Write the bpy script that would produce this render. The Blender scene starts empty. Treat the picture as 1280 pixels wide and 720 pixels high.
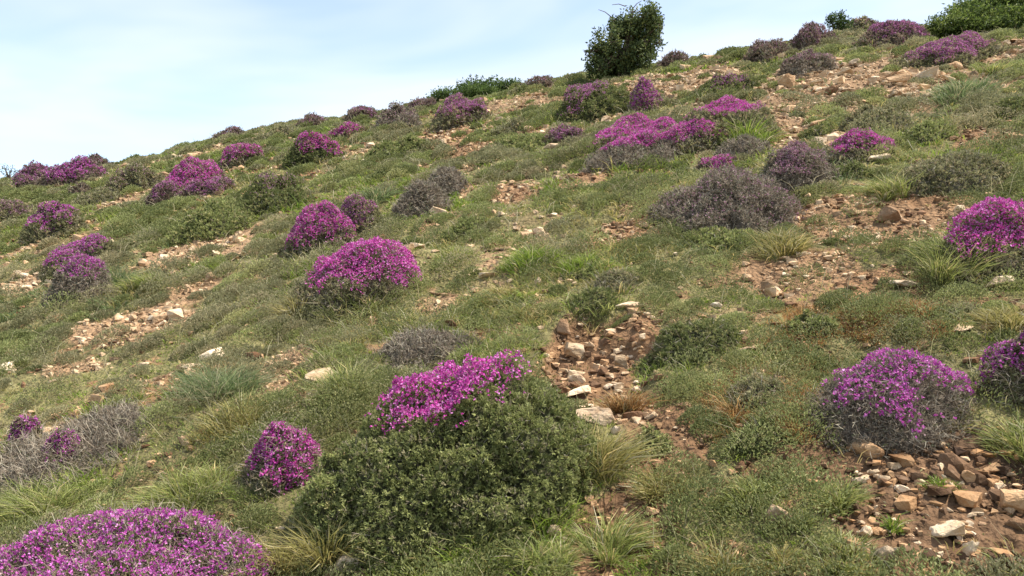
import bpy, bmesh, math
import numpy as np

RNG = np.random.default_rng(7)
F = 1005.0                      # focal length in photo pixels (1280 wide)
PA, PB, PC = 0.229, 0.110, 0.613   # hill plane:  PA*y + PB*x - PC*z = 1
Y0 = 1.0 / PC
C = bpy.context.scene.collection

# ------------------------------------------------------------------ noise
def _h(i, j, k):
    n = (i.astype(np.int64) * 374761393 + j.astype(np.int64) * 668265263 + k.astype(np.int64) * 2147483647) & 0xFFFFFFFF
    n = ((n ^ (n >> 13)) * 1274126177) & 0xFFFFFFFF
    n = n ^ (n >> 16)
    return (n & 0xFFFF) / 32767.5 - 1.0

def noise2(x, y, seed=0):
    x = np.asarray(x, float); y = np.asarray(y, float)
    i = np.floor(x); j = np.floor(y); fx = x - i; fy = y - j
    fx = fx * fx * fx * (fx * (fx * 6 - 15) + 10); fy = fy * fy * fy * (fy * (fy * 6 - 15) + 10)
    i = i.astype(np.int64); j = j.astype(np.int64); k = np.full_like(i, seed)
    a = _h(i, j, k); b = _h(i + 1, j, k); c = _h(i, j + 1, k); d = _h(i + 1, j + 1, k)
    return (a * (1 - fx) + b * fx) * (1 - fy) + (c * (1 - fx) + d * fx) * fy

def fbm2(x, y, seed=0, o=3):
    s = 0; a = 1.0; t = 0
    for q in range(o):
        s = s + a * noise2(x * 2 ** q + 17.3 * q, y * 2 ** q - 9.1 * q, seed + q); t += a; a *= .5
    return s / t

def noise3(x, y, z, seed=0):
    i = np.floor(x); j = np.floor(y); k = np.floor(z)
    fx, fy, fz = x - i, y - j, z - k
    fx = fx * fx * (3 - 2 * fx); fy = fy * fy * (3 - 2 * fy); fz = fz * fz * (3 - 2 * fz)
    i = i.astype(np.int64); j = j.astype(np.int64); k = k.astype(np.int64) + seed * 57
    def L(dk):
        a = _h(i, j, k + dk); b = _h(i + 1, j, k + dk); c = _h(i, j + 1, k + dk); d = _h(i + 1, j + 1, k + dk)
        return (a * (1 - fx) + b * fx) * (1 - fy) + (c * (1 - fx) + d * fx) * fy
    return L(0) * (1 - fz) + L(1) * fz

def sstep(a, b, x):
    t = np.clip((x - a) / (b - a), 0, 1)
    return t * t * (3 - 2 * t)

# ------------------------------------------------------------------ terrain
_ru = np.array([-900, -300, 0, 60, 130, 180, 280, 360, 460, 560, 650, 740, 840, 890, 960, 1060, 1160, 1280, 1600, 2200.])
_rv = np.array([330, 272, 231, 226, 214, 202, 175, 158, 148, 131, 112, 96, 83, 75, 61, 46, 40, 34, 0, -70.])
_tu = np.arange(-900, 2201.0)
_tv = np.interp(_tu, _ru, _rv)
_kern = np.hanning(81); _kern /= _kern.sum()
_tv = np.convolve(np.pad(_tv, 40, mode='edge'), _kern, 'valid')
_tz = 1.0 / (PA + PB * (_tu - 640) / F + PC * (_tv - 360) / F)   # crest distance per direction
RR = 0.72

def hill(x, y):
    u = np.clip(640 + F * x / np.maximum(y, 0.8), -900, 2200)
    zc = np.interp(u, _tu, _tz)
    m = Y0 / zc
    k = m * m / (4 * Y0 * (1 - RR))
    d = np.maximum(y - RR * zc, 0)
    dm = 0.6 / (2 * k)
    drop = np.where(d < dm, k * d * d, k * dm * dm + 0.6 * (d - dm))
    xs = np.where(np.abs(x) < 30, x, np.sign(x) * (30 + 40 * np.tanh((np.abs(x) - 30) / 40)))
    ys = np.where(y > -6, y, -6 + 40 * np.tanh((y + 6) / 40))
    z = -(1 - PA * ys - PB * xs) / PC - drop
    return np.where(z > -12, z, -12 - 30 * np.tanh((-12 - z) / 30))

SCARS = []     # eroded hollows: x, y, rx, ry, depth
def relief(x, y):
    r = np.hypot(x, y)
    w = np.clip(1.6 - r / 40, 0, 1)
    s = 0.37 * y + 0.18 * x
    b = 0.05 * fbm2(x * .9, y * .9, 3) + 0.035 * fbm2(x * 2.6, y * 2.6, 11, 2)
    b = b + 0.022 * np.sin(2 * math.pi * s / 0.30 + 3.0 * noise2(x * .7, y * .7, 5)) * sstep(-.2, .5, noise2(x * .5, y * .5, 8) + .2)
    for (cx, cy, rx, ry, dep) in SCARS:
        qx = (x - cx) / rx; qy = (y - cy) / ry
        q = np.hypot(qx, qy) + 0.25 * noise2(x * 5, y * 5, 21)
        b = b - dep * sstep(1.1, 0.75, q) * np.clip(.65 + .5 * qy, 0.15, 1.2)
    return b * w

def ground(x, y):
    x = np.asarray(x, float); y = np.asarray(y, float)
    return hill(x, y) + relief(x, y)

_ys = np.exp(np.linspace(math.log(0.9), math.log(34), 1500))
def hit(u, v):
    """first ground point seen at a photo pixel (or the crest point under it)"""
    x = (u - 640) / F * _ys; zr = -(v - 360) / F * _ys
    d = zr - ground(x, _ys)
    below = np.nonzero(d < 0)[0]
    if len(below) == 0:
        q = int(np.argmin(d / _ys)); y = _ys[q]
    else:
        q = below[0]
        if q == 0: y = _ys[0]
        else:
            a, b = d[q - 1], d[q]; t = a / (a - b); y = _ys[q - 1] * (1 - t) + _ys[q] * t
    X = (u - 640) / F * y
    return float(X), float(y), float(ground(X, y))

# bare patches, as seen: u, v, ru, rv, strength, tone (0 dark brown, 1 red brown, 2 tan)
_sx, _sy, _ = hit(745, 455); _s2 = hit(745, 398)[1] - _sy
SCARS_NEW = [(_sx, _sy, 85 / F * _sy, max(_s2, .3), 0.12)]
BARE = [(745, 440, 75, 62, 1, .75), (765, 505, 70, 40, 1, 1.2), (1150, 640, 190, 85, 1, .3), (1250, 590, 90, 60, 1, 0),
        (1190, 700, 150, 50, 1, .35), (1050, 700, 90, 40, .8, .5), (1000, 585, 90, 22, .8, .4), (930, 605, 110, 45, .7, .6), (900, 695, 110, 35, .55, .6), (840, 560, 55, 60, .8, .7), (800, 650, 90, 55, .7, .6), (700, 705, 90, 30, .6, .7), (1085, 275, 130, 38, .85, 1.25), (990, 338, 70, 35, .8, 1.3),
        (1110, 352, 80, 18, .7, 1), (770, 293, 58, 22, 1, 1), (725, 232, 40, 18, .8, 1.2), (235, 318, 80, 24, .9, 1.7), (185, 402, 95, 18, .9, 1.6),
        (245, 370, 40, 30, .7, 1.5), (640, 243, 45, 16, .9, 1.1), (590, 185, 80, 22, .6, 1.1), (555, 172, 50, 14, .7, 1.1), (640, 125, 70, 14, .7, 1.7),
        (830, 110, 150, 22, .9, 1.7), (1080, 100, 150, 40, 1, 1.6), (1250, 62, 60, 26, 1, 1.5), (950, 150, 60, 35, .7, 1.6), (1000, 175, 60, 20, .8, 1.6),
        (1205, 170, 60, 22, .8, .8), (345, 468, 42, 34, .8, 1.6), (400, 488, 40, 16, .8, 1.7), (170, 240, 55, 16, .8, 1.7), (40, 352, 45, 12, .8, 1.9),
        (90, 462, 60, 10, .6, 1.6), (545, 382, 50, 14, .6, 1.4), (455, 410, 40, 10, .7, 1.3), (10, 270, 30, 10, .6, 1.6), (700, 170, 60, 14, .7, 1.7),
        (1160, 250, 100, 14, .8, 1), (880, 390, 60, 12, .4, 1.5), (440, 705, 50, 16, .8, 1.8), (320, 140, 60, 12, .6, 1.7), (250, 190, 60, 10, .5, 1.6),
        (430, 195, 50, 16, .4, 1.4), (1150, 135, 70, 16, .5, 1.5), (300, 355, 40, 12, .5, 1.5), (620, 310, 40, 10, .5, 1.4), (1235, 380, 50, 20, .5, 1)]
BAREW = []
for (u, v, ru, rv, st, tone) in BARE:
    cx, cy, _ = hit(u, v)
    a = hit(u, v + rv)[1]; b = hit(u, max(v - rv, np.interp(u, _tu, _tv) + 4))[1]
    BAREW.append((cx, (a + b) / 2 * .5 + cy * .5, ru / F * cy, max((b - a) / 2, .12), st, tone))
SCARS += SCARS_NEW

def soil(x, y):
    """(bareness 0..1, tone)"""
    n = fbm2(x * 3.0, y * 3.0, 31, 3)
    fine = fbm2(x * 6.5, y * 6.5, 35, 3)
    s = .38 * sstep(.34, .66, fbm2(x * .8, y * .8, 41, 3) + .3 * n) + (.5 + .25 * sstep(5, 9, y)) * sstep(.32 - .16 * sstep(5, 9, y), .58 - .1 * sstep(5, 9, y), fine + .35 * fbm2(x * 1.7, y * 1.7, 37, 2))
    tone = 1.2 + .5 * noise2(x * .6, y * .6, 44)
    best = s.copy() if hasattr(s, 'copy') else s
    for (cx, cy, rx, ry, st, tn) in BAREW:
        q = np.hypot((x - cx) / rx, (y - cy) / ry)
        w = st * sstep(1.2, .5, q + .7 * n) * (1 - .75 * (1 - .85 * st) * sstep(-.05, .45, fine))
        tone = np.where(w > best, tn, tone)
        best = np.maximum(best, w)
    return np.clip(best, 0, 1), tone

# ------------------------------------------------------------------ mesh helpers
def mesh_from(name, V, T, col=None, smooth=False):
    V = np.ascontiguousarray(V, np.float32); T = np.ascontiguousarray(T, np.int32)
    me = bpy.data.meshes.new(name)
    me.vertices.add(len(V)); me.vertices.foreach_set('co', V.ravel())
    me.loops.add(T.size); me.loops.foreach_set('vertex_index', T.ravel())
    n = len(T); k = T.shape[1]
    me.polygons.add(n); me.polygons.foreach_set('loop_start', np.arange(0, n * k, k, dtype=np.int32))
    me.polygons.foreach_set('use_smooth', np.full(n, smooth, dtype=bool))
    if col is not None:
        ca = me.color_attributes.new('tint', 'FLOAT_COLOR', 'POINT')
        c4 = np.ones((len(V), 4), np.float32); c4[:, :3] = col
        ca.data.foreach_set('color', c4.ravel())
    me.update(calc_edges=True)
    return me

def obj(name, me, mat, parent=None):
    o = bpy.data.objects.new(name, me); C.objects.link(o)
    if mat is not None: me.materials.append(mat)
    if parent is not None: o.parent = parent
    return o

def tag(o, label=None, cat=None, group=None, kind=None):
    if label: o['label'] = label
    if cat: o['category'] = cat
    if group: o['group'] = group
    if kind: o['kind'] = kind
    return o

def empty(name, loc):
    o = bpy.data.objects.new(name, None); C.objects.link(o); o.location = loc; o.empty_display_size = .1
    return o

class Buf:
    def __init__(s): s.V = []; s.T = []; s.K = []; s.n = 0
    def add(s, V, T, K):
        if len(V) == 0: return
        s.V.append(V); s.T.append(T + s.n); s.K.append(K); s.n += len(V)
    def mesh(s, name, origin=(0, 0, 0), smooth=False):
        if s.n == 0: return None
        return mesh_from(name, np.concatenate(s.V) - np.array(origin), np.concatenate(s.T), np.concatenate(s.K), smooth)

def unit(a): return a / np.maximum(np.linalg.norm(a, axis=-1, keepdims=True), 1e-9)
def rnd_unit(n): return unit(RNG.normal(size=(n, 3)))
def palette(n, pal, jit=.18):
    cols = np.array([p[0] for p in pal]); w = np.array([p[1] for p in pal], float); w /= w.sum()
    c = cols[RNG.choice(len(pal), n, p=w)]
    return np.clip(c * (1 + jit * RNG.normal(size=(n, 1))), .004, .95)

def leaves(P, D, L, W, col, fold=.25):
    n = len(P); L = np.broadcast_to(L, n)[:, None]; W = np.broadcast_to(W, n)[:, None]
    S = unit(np.cross(D, rnd_unit(n))); N = np.cross(S, D)
    mid = P + D * L * .5 + N * W * fold
    V = np.stack([P, mid + S * W * .5, P + D * L, mid - S * W * .5], 1).reshape(-1, 3)
    b = np.arange(n)[:, None] * 4
    T = np.concatenate([b + np.array([[0, 1, 2]]), b + np.array([[0, 2, 3]])])
    return V, T, np.repeat(col, 4, 0)

def blades(P, D, L, W, bend, col, tipcol=None):
    n = len(P); L = np.broadcast_to(L, n)[:, None]; W = np.broadcast_to(W, n)[:, None]
    S = unit(np.cross(D, rnd_unit(n)))
    hz = D.copy(); hz[:, 2] = 0; hz = unit(hz + 1e-3)
    bend = np.broadcast_to(bend, n)[:, None]
    mid = P + D * L * .55 + hz * L * bend * .12
    tip = P + D * L + hz * L * bend * .5 - np.array([0, 0, 1.]) * L * bend * .25
    V = np.stack([P - S * W * .4, P + S * W * .4, mid - S * W * .45, mid + S * W * .45, tip], 1).reshape(-1, 3)
    b = np.arange(n)[:, None] * 5
    T = np.concatenate([b + np.array([[0, 1, 3]]), b + np.array([[0, 3, 2]]), b + np.array([[2, 3, 4]])])
    K = np.repeat(col, 5, 0)
    if tipcol is not None: K[4::5] = tipcol
    return V, T, K

def sticks(P, Q, w0, w1, col):
    n = len(P); D = unit(Q - P); S = unit(np.cross(D, rnd_unit(n))); N = np.cross(S, D)
    w0 = np.broadcast_to(w0, n)[:, None]; w1 = np.broadcast_to(w1, n)[:, None]
    ring = []
    for a in (0, 2.094, 4.189):
        ring.append(S * math.cos(a) + N * math.sin(a))
    V = np.stack([P + r * w0 * .5 for r in ring] + [Q + r * w1 * .5 for r in ring], 1).reshape(-1, 3)
    b = np.arange(n)[:, None] * 6
    T = np.concatenate([b + np.array([t]) for t in ([0, 1, 4], [0, 4, 3], [1, 2, 5], [1, 5, 4], [2, 0, 3], [2, 3, 5])])
    return V, T, np.repeat(col, 6, 0)

def tube(pts, rad, col, seg=7):
    pts = np.array(pts, float); n = len(pts); V = []; T = []
    for i in range(n):
        d = pts[min(i + 1, n - 1)] - pts[max(i - 1, 0)]; d /= np.linalg.norm(d) + 1e-9
        s = np.cross(d, [.3, .9, .2]); s /= np.linalg.norm(s) + 1e-9; t = np.cross(d, s)
        for k in range(seg):
            a = 2 * math.pi * k / seg
            V.append(pts[i] + rad[i] * (s * math.cos(a) + t * math.sin(a)))
    for i in range(n - 1):
        for k in range(seg):
            a = i * seg + k; b = i * seg + (k + 1) % seg
            T += [[a, b, b + seg], [a, b + seg, a + seg]]
    V = np.array(V)
    return V, np.array(T), np.tile(np.array(col, float), (len(V), 1))

# ------------------------------------------------------------------ materials
def nodes(name):
    m = bpy.data.materials.new(name); m.use_nodes = True
    nt = m.node_tree; nt.nodes.clear()
    return m, nt, lambda t: nt.nodes.new(t), nt.links.new

def plant_mat(name, trans=.25, rough=.6, spec=.25, nscale=30):
    m, nt, N, L = nodes(name)
    out = N('ShaderNodeOutputMaterial'); p = N('ShaderNodeBsdfPrincipled'); tr = N('ShaderNodeBsdfTranslucent'); mx = N('ShaderNodeMixShader')
    at = N('ShaderNodeAttribute'); at.attribute_name = 'tint'
    tc = N('ShaderNodeTexCoord'); no = N('ShaderNodeTexNoise'); no.inputs['Scale'].default_value = nscale
    mr = N('ShaderNodeMapRange'); mr.inputs['To Min'].default_value = .75; mr.inputs['To Max'].default_value = 1.25
    mul = N('ShaderNodeMix'); mul.data_type = 'RGBA'; mul.blend_type = 'MULTIPLY'; mul.inputs[0].default_value = 1
    L(tc.outputs['Object'], no.inputs['Vector']); L(no.outputs['Fac'], mr.inputs['Value'])
    L(at.outputs['Color'], mul.inputs[6]); L(mr.outputs['Result'], mul.inputs[7])
    L(mul.outputs[2], p.inputs['Base Color']); L(mul.outputs[2], tr.inputs['Color'])
    p.inputs['Roughness'].default_value = rough; p.inputs['Specular IOR Level'].default_value = spec
    mx.inputs[0].default_value = trans
    L(p.outputs[0], mx.inputs[1]); L(tr.outputs[0], mx.inputs[2]); L(mx.outputs[0], out.inputs[0])
    return m

M_leaf = plant_mat('leaf', .4)
M_petal = plant_mat('petal', .3, .55, .15, 60)
M_twig = plant_mat('twig', 0.0, .8, .1)
M_grass = plant_mat('grass_blade', .42, .5, .3, 8)

def stone_mat(name, attr=False):
    m, nt, N, L = nodes(name)
    out = N('ShaderNodeOutputMaterial'); p = N('ShaderNodeBsdfPrincipled'); L(p.outputs[0], out.inputs[0])
    tc = N('ShaderNodeTexCoord'); oi = N('ShaderNodeObjectInfo')
    n1 = N('ShaderNodeTexNoise'); n1.inputs['Scale'].default_value = 9; n1.inputs['Detail'].default_value = 8; n1.inputs['Roughness'].default_value = .65
    n2 = N('ShaderNodeTexNoise'); n2.inputs['Scale'].default_value = 45; n2.inputs['Detail'].default_value = 6
    geo = N('ShaderNodeNewGeometry')
    L(geo.outputs['Position'], n1.inputs['Vector']); L(geo.outputs['Position'], n2.inputs['Vector'])
    r = N('ShaderNodeValToRGB'); e = r.color_ramp.elements
    e[0].position = .28; e[0].color = (.22, .13, .07, 1); e[1].position = .72; e[1].color = (.62, .52, .39, 1)
    x = e.new(.5); x.color = (.46, .34, .22, 1)
    L(n1.outputs['Fac'], r.inputs['Fac'])
    mul = N('ShaderNodeMix'); mul.data_type = 'RGBA'; mul.blend_type = 'MULTIPLY'; mul.inputs[0].default_value = 1
    L(r.outputs['Color'], mul.inputs[6])
    at = N('ShaderNodeAttribute'); at.attribute_name = 'tint'
    if attr:
        L(at.outputs['Color'], mul.inputs[7])
    else:
        L(oi.outputs['Color'], mul.inputs[7])
    L(mul.outputs[2], p.inputs['Base Color'])
    p.inputs['Roughness'].default_value = .9; p.inputs['Specular IOR Level'].default_value = .14
    bp = N('ShaderNodeBump'); bp.inputs['Strength'].default_value = .9; bp.inputs['Distance'].default_value = .015
    L(n2.outputs['Fac'], bp.inputs['Height']); L(bp.outputs[0], p.inputs['Normal'])
    return m
M_rock = stone_mat('limestone')
M_gravel = stone_mat('gravel_stone', True)

def ground_mat():
    m, nt, N, L = nodes('hill_soil')
    out = N('ShaderNodeOutputMaterial'); p = N('ShaderNodeBsdfPrincipled'); L(p.outputs[0], out.inputs[0])
    at = N('ShaderNodeAttribute'); at.attribute_name = 'tint'
    geo = N('ShaderNodeNewGeometry')
    n1 = N('ShaderNodeTexNoise'); n1.inputs['Scale'].default_value = 14; n1.inputs['Detail'].default_value = 10; n1.inputs['Roughness'].default_value = .7
    n2 = N('ShaderNodeTexNoise'); n2.inputs['Scale'].default_value = 70; n2.inputs['Detail'].default_value = 8
    vo = N('ShaderNodeTexVoronoi'); vo.inputs['Scale'].default_value = 38
    for n in (n1, n2, vo): L(geo.outputs['Position'], n.inputs['Vector'])
    mr = N('ShaderNodeMapRange'); mr.inputs['From Min'].default_value = .3; mr.inputs['From Max'].default_value = .7; mr.inputs['To Min'].default_value = .45; mr.inputs['To Max'].default_value = 1.6
    L(n1.outputs['Fac'], mr.inputs['Value'])
    mul = N('ShaderNodeMix'); mul.data_type = 'RGBA'; mul.blend_type = 'MULTIPLY'; mul.inputs[0].default_value = 1
    L(at.outputs['Color'], mul.inputs[6]); L(mr.outputs['Result'], mul.inputs[7])
    L(mul.outputs[2], p.inputs['Base Color'])
    p.inputs['Roughness'].default_value = .95; p.inputs['Specular IOR Level'].default_value = .1
    ad = N('ShaderNodeMath'); ad.operation = 'ADD'; L(n2.outputs['Fac'], ad.inputs[0]); L(vo.outputs['Distance'], ad.inputs[1])
    bp = N('ShaderNodeBump'); bp.inputs['Strength'].default_value = .8; bp.inputs['Distance'].default_value = .02
    L(ad.outputs[0], bp.inputs['Height']); L(bp.outputs[0], p.inputs['Normal'])
    return m
M_ground = ground_mat()

# ------------------------------------------------------------------ ground sheet
def build_ground():
    r = np.concatenate([np.linspace(.25, 1.3, 16)[:-1], np.exp(np.linspace(math.log(1.3), math.log(26), 720)), np.exp(np.linspace(math.log(26), math.log(1500), 60))[1:]])
    a = np.radians(np.concatenate([np.linspace(-42, 42, 820), np.linspace(42, 318, 140)[1:-1]]))   # from straight ahead, clockwise
    na = len(a)
    R, A = np.meshgrid(r, a, indexing='ij')
    X = R * np.sin(A); Y = R * np.cos(A)
    Z = ground(X, Y)
    s, tone = soil(X, Y)
    near = np.clip(1.4 - R / 14, 0, 1)
    Z += near * s * (.016 * fbm2(X * 22, Y * 22, 51, 2) + .007 * noise2(X * 70, Y * 70, 53)) + near * (1 - s) * .012 * fbm2(X * 14, Y * 14, 55, 2)
    dk = np.array([.095, .058, .034]); rd = np.array([.225, .128, .066]); tn = np.array([.31, .205, .12]); tf = np.array([.16, .14, .062])
    t = tone[..., None]
    sc = np.where(t < 1, dk + (rd - dk) * np.clip(t, 0, 1), rd + (tn - rd) * np.clip(t - 1, 0, 1))
    sc = sc * (1 + .22 * fbm2(X * 4, Y * 4, 61)[..., None])
    tfv = tf * (1 + .35 * fbm2(X * 1.2, Y * 1.2, 62)[..., None])
    far = sstep(24, 60, R)[..., None]
    tfv = tfv * (1 - far) + np.array([.10, .115, .05]) * far
    w = sstep(.25, .6, s)[..., None] * (1 - far)
    K = (tfv * (1 - w) + sc * w).reshape(-1, 3)
    V = np.stack([X, Y, Z], -1).reshape(-1, 3)
    i = np.arange(len(r) - 1)[:, None] * na; j = np.arange(na)[None, :]; j2 = (j + 1) % na
    Q = np.stack([i + j, i + na + j, i + na + j2, i + j2], -1).reshape(-1, 4)
    V = np.vstack([V, [[0, 0, float(ground(0, 0))]]]); K = np.vstack([K, K[:1]])
    me = mesh_from('ground', V, Q, K, True)
    bm = bmesh.new(); bm.from_mesh(me); bm.verts.ensure_lookup_table()
    c = bm.verts[len(V) - 1]
    for k in range(na):
        bm.faces.new((c, bm.verts[k], bm.verts[(k + 1) % na]))
    bm.normal_update(); bm.to_mesh(me); bm.free()
    tag(obj('ground', me, M_ground), kind='structure')
build_ground()

# ------------------------------------------------------------------ cushion shrubs
OCC = []      # footprints, so that turf does not grow inside cushions:  x, y, rx, ry

GREEN = [((0.228, 0.273, 0.113), 3), ((0.303, 0.355, 0.152), 2), ((0.144, 0.182, 0.068), 2), ((0.377, 0.377, 0.197), 1)]
SAGE = [((0.229, 0.243, 0.142), 3), ((0.297, 0.303, 0.189), 2), ((0.148, 0.162, 0.081), 2), ((0.377, 0.337, 0.229), 1)]
DARKG = [((0.13, 0.164, 0.064), 3), ((0.189, 0.223, 0.095), 2), ((0.275, 0.284, 0.138), 1)]
DRY = [((0.259, 0.214, 0.162), 3), ((0.35, 0.298, 0.233), 2), ((0.168, 0.136, 0.104), 2), ((0.22, 0.22, 0.13), 1)]
BROWN = [((0.213, 0.15, 0.112), 3), ((0.275, 0.213, 0.163), 2), ((0.138, 0.1, 0.075), 2), ((0.188, 0.188, 0.1), 1.5)]
TWIG = [((0.324, 0.27, 0.204), 2), ((0.408, 0.36, 0.276), 1), ((0.216, 0.168, 0.12), 2)]
MAGENTA = [((.54, .075, .36), 3), ((.64, .16, .48), 2.2), ((.38, .04, .25), 1.5), ((.72, .30, .60), 1.2), ((.42, .24, .26), .35)]
PURPLE = [((.48, .09, .38), 3), ((.58, .18, .48), 2.2), ((.34, .05, .26), 1.5), ((.62, .28, .55), .7), ((.40, .26, .27), .5)]
LILAC = [((0.425, 0.149, 0.322), 3), ((0.517, 0.241, 0.425), 2), ((0.299, 0.115, 0.207), 2)]
FADED = [((0.348, 0.18, 0.252), 3), ((0.408, 0.24, 0.3), 2), ((0.264, 0.144, 0.168), 2)]

def _warm(p): return [((c[0] * 1.10, c[1], c[2] * .86), w_) for c, w_ in p]
GREEN, SAGE, DARKG = _warm(GREEN), _warm(SAGE), _warm(DARKG)
KIND = {  # foliage palette, leaf length, width, cover, twig cover, core colour
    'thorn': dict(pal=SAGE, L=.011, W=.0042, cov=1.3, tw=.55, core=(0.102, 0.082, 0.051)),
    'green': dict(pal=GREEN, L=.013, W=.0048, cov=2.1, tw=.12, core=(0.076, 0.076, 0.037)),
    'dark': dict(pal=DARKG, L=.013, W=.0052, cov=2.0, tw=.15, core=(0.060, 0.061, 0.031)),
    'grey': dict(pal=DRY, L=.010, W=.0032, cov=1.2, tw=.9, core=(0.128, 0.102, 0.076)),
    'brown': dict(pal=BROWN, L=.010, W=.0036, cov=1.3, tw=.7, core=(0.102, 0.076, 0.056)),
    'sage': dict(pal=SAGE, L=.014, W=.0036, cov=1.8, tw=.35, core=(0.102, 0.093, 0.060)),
}

def dome_grid(xc, yc, rx, ry, H, seed, lob, nph=72, nr=26, pq=(2.0, .64), skew=0.0):
    ph = np.linspace(0, 2 * math.pi, nph, endpoint=False); rho = np.sin(np.linspace(0, 1, nr) * math.pi / 2)
    RH, PH = np.meshgrid(rho, ph, indexing='ij')
    c, s = np.cos(PH), np.sin(PH)
    edge = 1 + lob * .8 * noise2(c * 1.6 + seed * 3.1, s * 1.6 - seed * 1.7, seed) + lob * .35 * noise2(c * 4 + seed, s * 4, seed + 5)
    X = xc + rx * RH * edge * c; Y = yc + ry * RH * edge * s
    hh = np.clip(1 - RH ** pq[0], 0, 1) ** pq[1]
    lo = 1 + lob * 1.1 * noise2(c * RH * 1.9 + seed * 2.3, s * RH * 1.9 + seed, seed + 9) + lob * .5 * noise2(c * RH * 5 + seed, s * RH * 5, seed + 10) - skew * RH * c
    hf = hh * np.clip(lo, .25, 2)
    return X, Y, hf, nph, nr

def fit_shrub(box, dr=.8):
    u0, v0, u1, v1 = box
    uc = (u0 + u1) / 2; du = (u1 - u0)
    zf = hit(uc, v1)[1]
    yc = zf / (1 - min(.5 * dr * du / F, .3))
    rx = .5 * du / F * yc; ry = dr * rx
    return (uc - 640) / F * yc, yc, rx, ry

def sample_surface(V, T, n):
    a, b, c = V[T[:, 0]], V[T[:, 1]], V[T[:, 2]]
    cr = np.cross(b - a, c - a); ar = np.linalg.norm(cr, axis=1)
    cs = np.cumsum(ar); idx = np.searchsorted(cs, RNG.random(n) * cs[-1])
    idx = np.minimum(idx, len(T) - 1)
    r1 = np.sqrt(RNG.random(n)); r2 = RNG.random(n)
    w = np.stack([1 - r1, r1 * (1 - r2), r1 * r2], 1)
    return idx, w, cs[-1] / 2

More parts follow.
